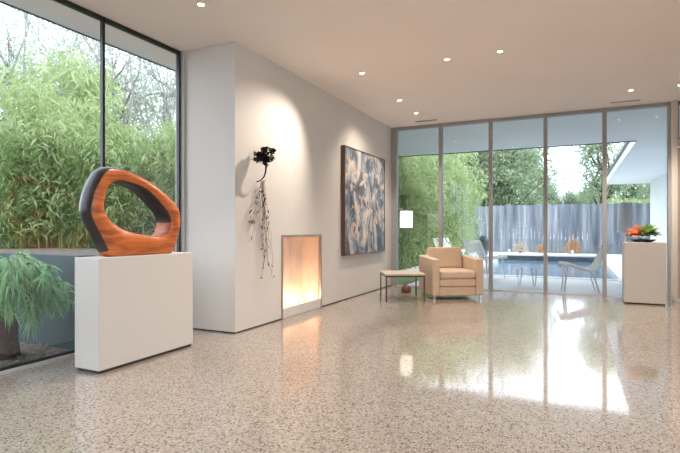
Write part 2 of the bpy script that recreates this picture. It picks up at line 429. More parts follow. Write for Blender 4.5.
for k in range(5):
    y = -.36+k*.18
    mb = MB(); mb.lathe([(.0001, 0), (.016, 0), (.016, .02), (.012, .02), (.018, .035), (.015, .05), (.004, .068), (.0001, .07)], dx+.07, y, 14)
    mb2 = mb.build('uplight', 'bulb_glow', fp, loc=(0, 0, .057), smooth=True)
    l = bpy.data.lights.new('fire_light', 'POINT'); l.energy = [8, 7, 4.5, 3.5, 3][k]*.14; l.color = (1, .66, .44); l.shadow_soft_size = .03
    o = bpy.data.objects.new('fire_light', l); COL.objects.link(o); o.location = (WX+dx+.12, cy+y, .135)

# ------------------------------------------------------------------ pedestals and sculpture
def pedestal(x0, x1, y0, y1, h, lab):
    cx, cyy = (x0+x1)/2, (y0+y1)/2
    p = tag(empty('pedestal', (cx, cyy, 0)), lab, 'pedestal')
    a, c_ = (x1-x0)/2, (y1-y0)/2
    mb = MB(); mb.box(-a, a, -c_, c_, .022, h); mb.build('body', 'pedestal_paint', p, bevel=.004)
    mb = MB(); mb.box(-a+.03, a-.012, -c_+.012, c_-.012, 0, .022); mb.build('recessed_base', 'dark_gap', p)
    return p
pedestal(-3.435, -3.168, 2.507, 3.50, .86, 'long white pedestal under the wooden ring by the left window')
pedestal(.655, 1.168, 8.16, 8.52, .885, 'white pedestal holding the orange flowers by the glass wall')

def W(px, py, z):
    s, c_ = math.sin(TH), math.cos(TH); xc = (px-340)/491*z
    return (-s*z+c_*xc, c_*z+s*xc, 1.076-(py-229)/491*z)
def onX(px, py, X):
    s, c_ = math.sin(TH), math.cos(TH); k = (px-340)/491
    return W(px, py, X/(-s+c_*k))
def crloop(pts, n):
    out = []; m_ = len(pts)
    for i in range(m_):
        p0, p1, p2, p3 = [np.array(pts[(i+j-1) % m_]) for j in range(4)]
        for k in range(n):
            t = k/n; out.append(.5*((2*p1)+(-p0+p2)*t+(2*p0-5*p1+4*p2-p3)*t*t+(-p0+3*p1-3*p2+p3)*t**3))
    return np.array(out)
# ring: outline and hole as (y, z) on the sculpture's own plane, metres
outer = [(2.70,.862),(2.645,.90),(2.587,1.0),(2.487,1.179),(2.496,1.32),(2.538,1.427),(2.599,1.52),(2.689,1.547),(2.822,1.536),(3.016,1.469),(3.217,1.355),(3.345,1.246),(3.365,1.112),(3.332,.969),(3.285,.875),(3.20,.862),(2.95,.862)]
inner = [(2.617,1.213),(2.617,1.32),(2.643,1.398),(2.698,1.441),(2.802,1.442),(2.963,1.398),(3.115,1.289),(3.217,1.193),(3.234,1.094),(3.171,1.016),(2.984,1.026),(2.822,1.06),(2.689,1.126)]
def resample(P, n, c0):
    ang = np.unwrap(np.arctan2(P[:, 1]-c0[1], P[:, 0]-c0[0]))
    if ang[-1] < ang[0]: P = P[::-1]; ang = np.unwrap(np.arctan2(P[:, 1]-c0[1], P[:, 0]-c0[0]))
    A = np.concatenate([ang-2*PI, ang, ang+2*PI]); PP = np.concatenate([P, P, P])
    t = np.linspace(0, 2*PI, n, endpoint=False)
    return np.stack([np.interp(t, A, PP[:, 0]), np.interp(t, A, PP[:, 1])], 1)
NN = 96; c0 = (2.90, 1.20)
O = resample(crloop(outer, 8), NN, c0); I = resample(crloop(inner, 8), NN, c0)
mb = MB()
xf, xb = -3.205, -3.365
vs = []; fs = []; mi = []
cols = []
for k in range(NN):
    o_, i_ = O[k], I[k]; d_ = i_-o_; L = np.linalg.norm(d_); d_ = d_/L
    t = k/NN*2*PI
    tw = .03*math.sin(t*1+1.0)
    e = .012
    ring = [(xf+tw, o_+d_*e), (xf+tw+.012, o_+d_*L*.35), (xf+tw+.012, o_+d_*L*.65), (xf+tw, i_-d_*e), (xf+tw-e, i_),
            ((xf+xb)/2+tw*.5, i_-d_*L*.12), (xb+e, i_-d_*.0), (xb, i_-d_*e), (xb-.01, o_+d_*L*.5), (xb, o_+d_*e), (xb+e, o_), ((xf+xb)/2+tw*.5, o_-d_*.018), (xf+tw-e, o_)]
    ring = [(x_, max(p[1], .862) if True else p[1], p[0]) for x_, p in ring]
    cols.append(len(ring)); vs += [(x_, y_, z_) for x_, z_, y_ in ring]
R = cols[0]
for k in range(NN):
    k2 = (k+1) % NN; t = k/NN*2*PI
    for j in range(R):
        j2 = (j+1) % R
        fs.append((k*R+j, k*R+j2, k2*R+j2, k2*R+j))
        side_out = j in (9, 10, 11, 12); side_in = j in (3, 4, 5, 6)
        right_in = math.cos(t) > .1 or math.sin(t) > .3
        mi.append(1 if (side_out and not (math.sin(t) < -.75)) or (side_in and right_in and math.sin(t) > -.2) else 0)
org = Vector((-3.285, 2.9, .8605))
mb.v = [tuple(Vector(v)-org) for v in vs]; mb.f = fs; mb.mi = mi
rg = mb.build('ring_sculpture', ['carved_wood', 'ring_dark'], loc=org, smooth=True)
tag(rg, 'carved orange wood ring sculpture with dark outer edge on the long pedestal', 'sculpture')

# flower bowl on right pedestal
rng = np.random.default_rng(5); random.seed(4)
fb = tag(empty('flower_arrangement', (.905, 8.33, .886)), 'orange and green flower arrangement in a low dark bowl', 'flowers')
mb = MB(); mb.lathe([(.0001, 0), (.10, 0), (.155, .025), (.165, .04), (.15, .04), (.0001, .03)], n=28); mb.build('bowl', 'bowl_dark', fb, smooth=True)
def petals(name, mat, cen, n, L, wd, par, up=.9, seed=1):
    rnd = random.Random(seed); mb = MB()
    for k in range(n):
        a = rnd.uniform(0, 2*PI); cen = Vector(cen); el = rnd.uniform(.1, 1.5)*up; l = L*rnd.uniform(.7, 1.1)
        d_ = Vector((math.cos(a)*math.cos(el), math.sin(a)*math.cos(el), math.sin(el))); s_ = Vector((-math.sin(a), math.cos(a), 0))
        nrm = d_.cross(s_); p0 = Vector(cen); rows = []
        for j in range(5):
            t = j/4; w_ = wd*math.sin(PI*min(.97, t*.8+.16)); c_ = p0+d_*l*t-Vector((0, 0, 1))*l*.22*t*t
            rows.append((c_-s_*w_/2+nrm*w_*.2, c_, c_+s_*w_/2+nrm*w_*.2))
        vs = [v for r in rows for v in r]
        fs = [(r*3+q, r*3+q+1, r*3+q+4, r*3+q+3) for r in range(4) for q in range(2)]
        mb.add(vs, fs)
    return mb.build(name, mat, par, smooth=True)
petals('flower', 'orange_petal', (-.075, 0, .09), 80, .20, .075, fb, 1.0, seed=2)
petals('leaves', 'plant_leaf', (.065, .0, .10), 100, .205, .085, fb, 1.0, seed=3)
petals('leaves', 'plant_leaf', (0, -.02, .02), 22, .12, .05, fb, .4, seed=6)

# ------------------------------------------------------------------ wall sculpture with hanging wires
ws = tag(empty('wall_sculpture', (WX, 4.6, 1.72)), 'black metal flower wall sculpture with thin trailing wire roots', 'sculpture')
rnd = random.Random(11); mb = MB()
u_ = Vector((math.cos(TH), math.sin(TH), 0)); hc = Vector((.150, -.205, .125))
for k in range(95):
    t = rnd.uniform(-1, 1); top_ = .045+.03*(t > -.3); bot_ = -.035-.05*max(0, 1-abs(t-.2)*2.2)
    c_ = hc+u_*t*.105+Vector((.2, -.4, 0))*rnd.uniform(-.08, .08)+Vector((0, 0, 1.25*rnd.uniform(bot_, top_)+.012*t))
    d_ = Vector((rnd.uniform(-1, 1), rnd.uniform(-1, 1), rnd.uniform(-.9, .9))).normalized(); s_ = d_.cross(Vector((rnd.random(), rnd.random(), rnd.random()+.1))).normalized()
    l = rnd.uniform(.05, .085); w_ = rnd.uniform(.018, .032)
    n_ = d_.cross(s_)
    mb.add([c_-d_*l*.5, c_+s_*w_+n_*.008, c_+d_*l*.5, c_-s_*w_+n_*.008, c_-n_*.006], [(0,1,4),(1,2,4),(2,3,4),(3,0,4),(0,3,2,1)])
mb.build('flower_head', 'black_metal', ws)
mb = MB(); mb.tube([(.15, -.19, .09), (.145, -.17, .03), (.135, -.165, -.03), (.11, -.16, -.08), (.06, -.15, -.115), (0.0, -.145, -.13)], [.011, .011, .009, .008, .006, .005], 8); mb.build('stem', 'black_metal', ws, smooth=True)
for k in range(22):
    y0 = -.10+rnd.uniform(-.01, .02); L_ = rnd.uniform(.35, 1.05) if k > 2 else 1.08
    endy = rnd.uniform(-.12, .16) if L_ > .7 else rnd.uniform(-.45, .05)  # shorter wires spread left, added for the mottled shade on the wall
    pts = []; n_ = 14; ph = rnd.uniform(0, 6)
    for j in range(n_+1):
        t = j/n_
        pts.append((.025+.045*math.sin(t*7+ph)**2*(1-t*.4), y0+(endy-y0)*t**.8+.02*math.sin(t*13+ph), -.11-L_*t+.012*math.sin(t*21+ph)))
    mb = MB(); mb.tube(pts, .0013, 5)
    w_ = mb.build('wire', 'rust_wire', ws)
    if k < 9:
        for q in range(7):
            mb = MB()
            j = rnd.randrange(3, n_+1); c_ = Vector(pts[j])+Vector((.01, rnd.uniform(-.03, .03), rnd.uniform(-.03, .03)))
            d_ = Vector((.1, rnd.uniform(-1, 1), rnd.uniform(-1, 1))).normalized(); s_ = d_.cross(Vector((1, 0, 0))).normalized(); l = rnd.uniform(.018, .04)
            mb.add([c_-d_*l, c_+s_*l*.25, c_+d_*l, c_-s_*l*.25, c_+Vector((.006, 0, 0)), c_-Vector((.003, 0, 0))], [(0,1,4),(1,2,4),(2,3,4),(3,0,4),(1,0,5),(2,1,5),(3,2,5),(0,3,5)])
            mb.build('metal_bud', 'black_metal', w_)

# ------------------------------------------------------------------ painting
py0, py1, pz0, pz1 = 6.62, 8.33, .675, 2.325
pc = ((py0+py1)/2, (pz0+pz1)/2)
p = tag(empty('painting', (WX, pc[0], pc[1])), 'large abstract blue and cream painting in a thin dark frame', 'painting')
a, c_ = (py1-py0)/2, (pz1-pz0)/2
mb = MB(); mb.box(.004, .055, -a+.014, a-.014, -c_+.014, c_-.014); mb.build('canvas', 'abstract_canvas', p)
mb = MB(); mb.box(.0, .065, -a, -a+.014, -c_, c_).box(.0, .065, a-.014, a, -c_, c_).box(.0, .065, -a+.014, a-.014, -c_, -c_+.014).box(.0, .065, -a+.014, a-.014, c_-.014, c_)
mb.build('picture_frame', 'frame_wood', p)

# ------------------------------------------------------------------ armchair
ac = tag(empty('armchair', (-1.80, 7.87, 0), TH+.10), 'boxy tan leather armchair with thick seat cushion before the glass wall', 'armchair')
mb = MB(); mb.box(-.285, .285, -.385, .33, .058, .19); mb.build('seat_rail', 'leather', ac, bevel=.012, seg=3)
mb = MB(); mb.box(-.283, .283, -.392, .30, .195, .305); mb.build('seat_deck', 'leather', ac, bevel=.018, seg=3)
mb = MB(); mb.box(-.281, .281, -.398, .19, .308, .44); mb.build('seat_cushion', 'leather', ac, bevel=.04, seg=5)
for sx in (-1, 1):
    mb = MB(); x0, x1 = sorted((sx*.288, sx*.402))
    mb.box(x0, x1, -.40, .395, .065, .62)
    # arms drop a little toward the front
    mb.v = [(x, y, z if z < .3 else (.640 if y > 0 else .615)) for x, y, z in mb.v]
    mb.build('armrest', 'leather', ac, bevel=.014, seg=3)
mb = MB(); mb.box(-.286, .286, .27, .40, .07, .66); mb.build('back_frame', 'leather', ac, bevel=.014, seg=3)
M = Matrix.Translation((0, .25, .43)) @ Matrix.Rotation(-.16, 4, 'X')
mb = MB(); mb.box(-.282, .282, -.075, .075, 0, .345, M=M); mb.build('back_cushion', 'leather', ac, bevel=.03, seg=4)
for sx in (-1, 1):
    for sy in (-.36, .355):
        mb = MB(); mb.box(sx*.365-.014, sx*.365+.014, sy-.014, sy+.014, 0, .07); mb.build('leg', 'chrome', ac, bevel=.002)

# side table
st = tag(empty('side_table', (-2.40, 7.25, 0), math.radians(29)), 'low square side table with stone top and thin dark legs', 'table')
mb = MB(); mb.box(-.30, .30, -.30, .30, .385, .412); mb.build('table_top', 'table_stone', st, bevel=.003)
mb = MB()
for b_ in ((-.295, .295, -.295, -.277), (-.295, .295, .277, .295), (-.295, -.277, -.277, .277), (.277, .295, -.277, .277)): mb.box(*b_, .36, .384)
mb.build('table_frame', 'dark_steel', st)
for sx in (-1, 1):
    for sy in (-1, 1):
        mb = MB(); mb.box(sx*.285-.009, sx*.285+.009, sy*.285-.009, sy*.285+.009, 0, .36); mb.build('leg', 'dark_steel', st)

# floor lamp
fl = tag(empty('floor_lamp', (-2.575, 8.02, 0)), 'slim floor lamp with glowing white shade behind the side table', 'lamp')
mb = MB(); mb.lathe([(.0001, 0), (.075, 0), (.085, .02), (.08, .08), (.055, .115), (.012, .13), (.0001, .13)], n=24); mb.build('base', 'lamp_base', fl, smooth=True)
mb = MB(); mb.tube([(0, 0, .12), (0, 0, 1.30)], .005, 8); mb.build('pole', 'chrome', fl)
mb = MB(); mb.lathe([(.108, 1.10), (.105, 1.38), (.102, 1.38), (.105, 1.10), (.108, 1.10)], n=28)
mb.tube([(-.104, 0, 1.30), (.104, 0, 1.30)], .002, 5)
mb.build('lamp_shade', 'shade_glow', fl, smooth=True)
l = bpy.data.lights.new('lamp_bulb', 'POINT'); l.energy = 3; l.color = (1, .88, .72); l.shadow_soft_size = .05
o = bpy.data.objects.new('lamp_bulb', l); COL.objects.link(o); o.location = (-2.575, 8.02, 1.24)

# ------------------------------------------------------------------ things beyond the right edge that the left window mirrors
def mirrored_vase(x, y, lab, mat, prof, h0):
    o = empty('plinth', (x, y, 0)); tag(o, 'white plinth under the '+lab, 'pedestal')
    mb = MB(); mb.box(-.2, .2, -.2, .2, 0, h0); mb.build('body', 'pedestal_paint', o, bevel=.003)
    mb = MB(); mb.lathe(prof, n=32); v = mb.build('vase', mat, loc=(x, y, h0+.002), smooth=True); tag(v, lab, 'vase')
mirrored_vase(2.05, 6.35, 'copper coloured oval vase mirrored in the left window', 'copper', [(.0001, 0), (.11, 0), (.22, .12), (.27, .30), (.24, .50), (.13, .64), (.10, .66), (.09, .65), (.0001, .6)], .80)
mirrored_vase(2.9, 5.9, 'tan tapering clay vase mirrored in the left window', 'tan_clay', [(.0001, 0), (.09, 0), (.12, .2), (.19, .5), (.22, .72), (.19, .76), (.0001, .7)], .75)

# ------------------------------------------------------------------ outdoors: terrace and pool
PX0, PX1, PY0, PY1 = -2.7, .90, 12.25, 20.2
mb = MB()
dz0, dz1 = -.3, -.03
mb.box(-3.02, 9, FY+.10, PY0-.25, dz0, dz1)
mb.box(-4.2, PX0-.25, PY0-.25, PY1+.3, dz0, dz1).box(PX1+.25, 9, PY0-.25, PY1+.3, dz0, dz1).box(-4.2, 9, PY1+.3, 24.6, dz0, dz1)
struct(mb.build('pool_deck', 'deck'), 'pale concrete pool terrace')
mb = MB(); mb.box(-30, -4.2, FY+3.0, 60, -.4, -.06).box(-12, -3.05, FY+.10, 11.9, -.4, -.05).box(-4.2, 30, 24.6, 60, -.4, -.06).box(12.1, 30, -6, 24.6, -.4, -.06)
struct(mb.build('lawn', 'lawn'), 'green lawn outside the glass wall')
mb = MB(); mb.box(-3.05, -3.02, FY+.10, 11.9, -.3, -.01)
struct(mb.build('deck_kerb', 'fascia_dark'), 'dark edging strip between lawn and terrace')
sp = struct(empty('swimming_pool', ((PX0+PX1)/2, (PY0+PY1)/2, 0)), 'long blue swimming pool')
ox, oy = (PX0+PX1)/2, (PY0+PY1)/2; hx, hy = (PX1-PX0)/2, (PY1-PY0)/2
mb = MB(); mb.box(-hx-.25, -hx, -hy-.25, hy+.25, -.3, -.015).box(hx, hx+.25, -hy-.25, hy+.25, -.3, -.015).box(-hx, hx, -hy-.25, -hy, -.3, -.015)
mb.build('pool_coping', 'coping', sp)
mb = MB(); mb.box(-hx, hx, hy, hy+.25, -.3, .10).box(-hx-.25, -hx, hy+.25, hy+.5, -.3, .10); mb.build('raised_coping', 'coping', sp)
mb = MB(); mb.box(-hx, hx, hy-.012, hy-.001, -.25, .04).box(-hx, hx, hy-.06, hy-.02, -.2, -.09); mb.build('waterline_tile', 'pool_tile', sp)
mb = MB(); mb.box(-hx+.001, hx-.001, -hy+.001, hy-.065, -.28, -.14); mb.build('pool_water', 'pool_water', sp)

# roof overhang and wing
mb = MB(); mb.box(-6, 9.2, FY+.10, 12.42, CH, CH+.28)
struct(mb.build('roof_overhang', 'soffit_paint'), 'pale roof soffit above the terrace')
mb = MB(); mb.box(-6, 1.22, 12.42, 12.46, CH-.018, CH+.29)
struct(mb.build('trim_2', 'fascia_dark'), 'dark metal edge of the terrace roof')
mb = MB(); mb.box(1.25, 9.2, 12.42, 24.2, CH, CH+.28)
struct(mb.build('roof_overhang', 'soffit_paint'), 'soffit of the wing beside the pool')
mb = MB(); mb.box(1.22, 1.25, 12.46, 24.2, CH-.02, CH+.20); struct(mb.build('trim_3', 'fascia_light'), 'pale fascia of the wing roof')
mb = MB(); mb.box(1.19, 1.25, 12.46, 24.2, CH+.20, CH+.29); struct(mb.build('trim_4', 'fascia_dark'), 'dark cap on the wing fascia')
mb = MB(); mb.box(2.85, 3.05, 9.2, 23.9, -.03, CH); struct(mb.build('wall_outside', 'stucco'), 'white wall of the wing beside the pool')
mb = MB(); mb.box(-4.36, -4.22, BY0-.2, 9.0, CH-.0, CH+.28).box(-4.36, -6, 8.99, 9.0, CH, CH+.28); struct(mb.build('roof_overhang', 'soffit_paint'), 'narrow roof overhang above the left window')
mb = MB(); mb.box(-4.375, -4.36, BY0-.2, 8.6, CH-.012, CH+.29); struct(mb.build('trim_5', 'fascia_dark'), 'dark edge of the left overhang')

# fence
fn = tag(empty('board_fence', (-1.5, 24.7, 0)), 'tall blue grey board fence behind the swimming pool', 'fence')
rnd = random.Random(3); mb = MB(); x = -9.0
while x < 4.4:
    w_ = rnd.uniform(.14, .20); mb.box(x+1.5-1.5, x+w_-.008, rnd.uniform(-.012, .006), .03, 0-.03, 2.20+rnd.uniform(-.02, .02)); x += w_
mb.build('boards', 'fence_boards', fn)
for k in range(6):
    mb = MB(); mb.box(-8.6+k*2.4, -8.5+k*2.4, .035, .13, -.03, 2.28); mb.build('post', 'fence_boards', fn)
mb = MB(); mb.box(-9, 4.4, .035, .08, .4, .5).box(-9, 4.4, .035, .08, 1.7, 1.8); mb.build('rail', 'fence_boards', fn)

# lounge chairs
def lounge():
    r = empty('lounge_chair')
    prof = [(.41, .445), (.405, .485), (.36, .50), (.24, .49), (.08, .44), (-.06, .405), (-.15, .41), (-.22, .47), (-.30, .62), (-.38, .77), (-.42, .83), (-.445, .82)]
    P = [np.array((p[0]*.9, p[1])) for p in prof]; sm = []
    for i in range(len(P)-1):
        p0 = P[max(i-1, 0)]; p1 = P[i]; p2 = P[i+1]; p3 = P[min(i+2, len(P)-1)]
        for k in range(3):
            t = k/3; sm.append(.5*((2*p1)+(-p0+p2)*t+(2*p0-5*p1+4*p2-p3)*t*t+(-p0+3*p1-3*p2+p3)*t**3))
    sm.append(P[-1])
    for sy in (-1, 1):
        mb = MB(); mb.tube([(a_, sy*.30, z_) for a_, z_ in sm], .020, 8); mb.build('side_rail', 'white_metal', r, smooth=True)
    mb = MB(); ns = 11
    for q in range(ns):
        yc = -.27+q*.54/(ns-1); vs = []; 
        for a_, z_ in sm:
            vs += [(a_, yc-.015, z_+.008), (a_, yc+.015, z_+.008), (a_, yc+.015, z_-.004), (a_, yc-.015, z_-.004)]
        fs = [(i*4+j, i*4+(j+1) % 4, i*4+4+(j+1) % 4, i*4+4+j) for i in range(len(sm)-1) for j in range(4)]
        fs += [(0,1,2,3), tuple(len(vs)-4+j for j in range(4))]
        mb.add(vs, fs)
    mb.build('sling', 'white_cord', r)
    for a_, z_ in ((.36, .455), (-.09, .385), (-.36, .785)):
        mb = MB(); mb.tube([(a_, -.30, z_), (a_, .30, z_)], .011, 8); mb.build('crossbar', 'white_metal', r)
    for sy in (-1, 1):
        mb = MB(); mb.tube([(.26, sy*.29, .48), (.31, sy*.30, 0)], [.017, .013], 8); mb.build('leg', 'white_metal', r)
        mb = MB(); mb.tube([(-.12, sy*.29, .40), (-.24, sy*.30, 0)], [.017, .013], 8); mb.build('leg', 'white_metal', r)
    return r
lc = lounge()
for i, (x, y, rz, lab) in enumerate([(.13, 9.53, PI+.09, 'white slung lounge chair just outside the glass, facing left'),
                                    (-1.83, 11.45, -.5, 'white lounge chair behind the armchair facing the pool, nearer of two'),
                                    (-3.3, 14.4, -.55, 'white lounge chair left of the pool, farther of two facing right')]):
    o = lc if i == 0 else copy_tree(lc)
    o.location = (x, y, -.03); o.rotation_euler = (0, 0, rz); tag(o, lab, 'chair', 'white lounge chairs on the pool terrace')
# low glass table
gt = tag(empty('patio_table', (-.83, 10.22, -.03), .1), 'low clear topped patio table on white hairpin legs outside', 'table')
mb = MB(); mb.lathe([(.0001, .336), (.24, .336), (.245, .340), (.24, .344), (.0001, .344)], n=36); mb.build('table_top', 'table_glass', gt)
for sx in (-1, 1):
    for sy in (-1, 1):
        mb = MB(); mb.tube([(sx*.13-.05, sy*.13, .334), (sx*.14-.012, sy*.14, .01), (sx*.14, sy*.14, .005), (sx*.14+.012, sy*.14, .01), (sx*.13+.05, sy*.13, .334)], .006, 6); mb.build('leg', 'lamp_grey', gt)
# small post lights on the far coping
for px, lab in ((-2.35, 'small white post light on the far pool edge, left one'), (-.05, 'small white post light on the far pool edge, right one')):
    o = tag(empty('post_light', (px, 20.75, -.03)), lab, 'lamp', 'small post lights behind the pool')
    mb = MB(); mb.tube([(0, 0, 0), (0, 0, .22)], .03, 12); mb.build('post', 'white_metal', o)
    mb = MB(); mb.lathe([(.0001, .222), (.05, .222), (.045, .27), (.0001, .29)], n=14); mb.build('cap', 'white_metal', o)
# lamp image in the glass, modelled further below as an added stand lamp
# ------------------------------------------------------------------ garden outside the left window
mb = MB(); mb.box(-30, -3.94, -30, 3.0, -.4, -.03)
mb2 = struct(mb.build('garden_bed', 'soil'), 'mulched garden bed outside the left window')
rw = MB(); rw.box(-9, -4.07, 3.0, 3.18, -.05, .83)
struct(rw.build('garden_wall', 'teal_wall'), 'low dark teal retaining wall outside the left window')
mb = MB(); mb.box(-30, -4.07, 3.18, FY+3.0, -.4, .78)
struct(mb.build('raised_bed', 'soil'), 'raised mulch bed behind the teal wall')
# litter of mulch chips
rng = np.random.default_rng(8)
cc = [(x_, y_, -.02) for x_, y_ in zip(rng.uniform(-6.5, -4.0, 2600), rng.uniform(.8, 2.98, 2600))]
tag(leaves('leaf_litter', cc, .04, .3, rng, 0, 'litter_leaf', curl=.0), 'dry leaf litter on the soil outside the left window', 'leaf litter', kind='stuff')

def bamboo(seed, h=4.5, nc=9, nl=6500, spread=.55, mat='bamboo_leaf', low=.05, leaf=.15):
    r = empty('bamboo'); rnd = random.Random(seed); rng = np.random.default_rng(seed)
    cen = []
    for k in range(nc):
        a = rnd.uniform(0, 2*PI); q = spread*.5*math.sqrt(rnd.random()); hh = h*rnd.uniform(.7, 1.05); ln = rnd.uniform(.1, .45)*hh*.4; la = a+rnd.uniform(-.6, .6)
        pts = [(q*math.cos(a)+ln*math.cos(la)*(t**2.2), q*math.sin(a)+ln*math.sin(la)*(t**2.2), hh*t-(.18*hh*t**5)) for t in [j/10 for j in range(11)]]
        mb = MB(); mb.tube(pts, [.016*(1-.8*j/10) for j in range(11)], 6); mb.build('culm', 'culm', r)
        P = np.array(pts)
        for _ in range(26):
            t = rnd.uniform(low, 1)**.85*10; i = min(int(t), 9); c_ = P[i]+(P[i+1]-P[i])*(t-i)
            a2 = rnd.uniform(0, 2*PI); rad = rnd.uniform(.1, .55)
            cen.append(c_+np.array((math.cos(a2)*rad, math.sin(a2)*rad, rnd.uniform(-.1, .25))))
    cen = np.array(cen); idx = rng.integers(0, len(cen), nl)
    C = cen[idx]+rng.normal(size=(nl, 3))*np.array((.15, .15, .13))
    C[:, 2] = np.maximum(C[:, 2], .03)
    leaves('foliage', C, leaf, .17, rng, .45, mat, r)
    return r
def tree(seed, h=8, cr=2.6, base=.35, ncl=60, nl=9000, lsz=.16, mat='tree_leaf', bark='bark', name='tree', spread=.42, asp=.5, tr=.14):
    r = empty(name); rnd = random.Random(seed); rng = np.random.default_rng(seed)
    mb = MB(); top = h*.6; bend = [(rnd.uniform(-.25, .25), rnd.uniform(-.25, .25)) for _ in range(6)]
    tp = [(bend[j][0]*j*.25, bend[j][1]*j*.25, top*j/5) for j in range(6)]
    mb.tube(tp, [tr*(1-.12*j) for j in range(6)], 10)
    cen = []
    for k in range(ncl):
        while True:
            v = np.array([rnd.uniform(-1, 1) for _ in range(3)])
            if .25 < np.linalg.norm(v) < 1: break
        c_ = np.array((v[0]*cr, v[1]*cr, h*(1+base)/2+v[2]*h*(1-base)/2)); cen.append(c_)
        if k % 2 == 0:
            j = rnd.choice([2, 3, 4, 5]); s0 = Vector(tp[j]); e = Vector(c_); m1 = s0.lerp(e, .45)+Vector((rnd.uniform(-.3, .3), rnd.uniform(-.3, .3), rnd.uniform(0, .35)))
            m2 = s0.lerp(e, .75)+Vector((rnd.uniform(-.2, .2), rnd.uniform(-.2, .2), rnd.uniform(-.1, .3)))
            mb.tube([s0, m1, m2, e], [tr*.42, tr*.26, tr*.15, tr*.05], 6)
            for _ in range(3):
                mb.tube([m2, m2.lerp(e, .5)+Vector((rnd.uniform(-.3, .3), rnd.uniform(-.3, .3), rnd.uniform(-.2, .4))), e+Vector((rnd.uniform(-.7, .7), rnd.uniform(-.7, .7), rnd.uniform(-.3, .7)))], [tr*.1, tr*.07, tr*.03], 5)
    mb.build('trunk', bark, r, smooth=True)
    cen = np.array(cen); idx = rng.integers(0, len(cen), nl)
    C = cen[idx]+rng.normal(size=(nl, 3))*spread
    C[:, 2] = np.maximum(C[:, 2], .05)
    leaves('crown', C, lsz, asp, rng, .2, mat, r)
    return r
def shrub(seed, rx, rz_, nl, lsz, asp, mat, name='shrub', droop=-.6):
    r = empty(name); rng = np.random.default_rng(seed)
    v = rng.normal(size=(nl, 3)); v /= np.linalg.norm(v, axis=1)[:, None]; v *= rng.uniform(.3, 1, nl)[:, None]**.5
    C = np.stack([v[:, 0]*rx, v[:, 1]*rx, np.abs(v[:, 2])*rz_*2*.5+.02], 1)
    leaves('foliage', C, lsz, asp, rng, droop, mat, r, curl=.1)
    mb = MB()
    for k in range(7):
        a = k*2*PI/7; mb.tube([(0, 0, 0), (math.cos(a)*rx*.3, math.sin(a)*rx*.3, rz_*.45), (math.cos(a)*rx*.6, math.sin(a)*rx*.6, rz_*.8)], [.012, .009, .004], 5)
    mb.build('stem', 'bark', r)
    return r
def at(px, z, zz=0):
    p_ = W(px, 229, z); return (p_[0], p_[1], zz)
def place(protos, lst, labf, cat, group):
    used = set()
    for i, (pi, pos, rz, sc) in enumerate(lst):
        if pi not in used: o = protos[pi]; used.add(pi)
        else: o = copy_tree(protos[pi])
        o.location = pos; o.rotation_euler = (0, 0, rz); o.scale = (sc, sc, sc)
        tag(o, labf(i), cat, group)

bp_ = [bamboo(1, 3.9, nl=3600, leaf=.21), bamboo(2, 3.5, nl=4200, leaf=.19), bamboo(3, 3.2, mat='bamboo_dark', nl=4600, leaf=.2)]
L = []
rr = random.Random(5)
front = [(-12, 7.9, 1), (14, 7.6, 2), (40, 7.9, 0), (66, 8.0, 1), (92, 7.8, 2), (118, 7.8, 1), (144, 8.0, 2), (168, 8.0, 0), (190, 8.2, 1)]
mid = [(-25, 9.3, 0), (2, 9.6, 0), (30, 9.4, 2), (57, 9.9, 0), (80, 9.6, 1), (108, 9.6, 0), (134, 9.9, 1), (160, 9.7, 2), (186, 9.8, 0)]
def ok(x, y): return x < -4.6
for px, z, pi in front: L.append((pi, at(px, z, .77), rr.uniform(0, 6), .60 if px not in (66, 40) else .78))
for px, z, pi in mid: L.append((pi, at(px, z, .77), rr.uniform(0, 6), .72 if px not in (57, 80) else (1.12 if px == 57 else .95)))
nleft = len(L)
far = [(-5.0, 12.6, 0), (-4.45, 13.3, 1), (-4.1, 14.3, 0), (-4.7, 15.5, 2), (-4.0, 16.8, 1), (-5.6, 13.9, 2), (-4.3, 18.6, 0), (-5.9, 12.3, 1), (-4.4, 20.6, 1), (-4.9, 17.4, 0), (-5.4, 20, 1), (-6.5, 15.5, 0)]
for x, y, pi in far: L.append((pi, (x, y, -.05), rr.uniform(0, 6), rr.uniform(1.05, 1.3)))
place(bp_, L, lambda i: 'leafy green bamboo clump outside the tall left window' if i < nleft else 'bright bamboo clump left of the pool beyond the glass wall', 'bamboo', None)
# groups
for o in bpy.data.objects:
    if o.name.split('.')[0] == 'bamboo': o['group'] = 'bamboo outside the left window' if 'left window' in o['label'] else 'bamboo left of the pool'

# trees seen through the left window
tl = [tree(21, 8.5, 3.0, .38, 60, 5200, .10, 'tree_leaf_pale', 'pale_bark', tr=.11, spread=.5), tree(22, 7.5, 2.8, .3, 60, 11000, .13, 'tree_leaf', 'bark')]
L = [(0, at(120, 14, .0), .5, 1.0), (0, at(20, 13, 0), 2.2, .95), (1, at(70, 15.5, 0), 1.0, .85), (0, at(168, 15.5, 0), 4.0, 1.05), (1, at(-20, 15, 0), 3, .9), (1, at(150, 19, 0), 3, .9), (0, at(70, 18, 0), 5.1, 1.1)]
labs = ['grey branched sparse tree centred behind the right left-window pane', 'sparse pale tree at the far left edge of the photo', 'green leafy tree rising above the bamboo in the left pane', 'bare branched pale tree beside the black window frame', 'green leafy tree whose crown enters the photo at its left edge', 'distant green tree behind the bare branched pale tree', 'tall pale tree far behind the bamboo of the left pane']
place(tl, L, lambda i: labs[i], 'tree', 'trees behind the bamboo of the left window')
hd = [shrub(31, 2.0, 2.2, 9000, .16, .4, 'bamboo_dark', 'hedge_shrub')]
L = [(0, at(px, 12.2, .0), px*.1, 1.1) for px in (-20, 20, 60, 100, 140, 180, 210)]
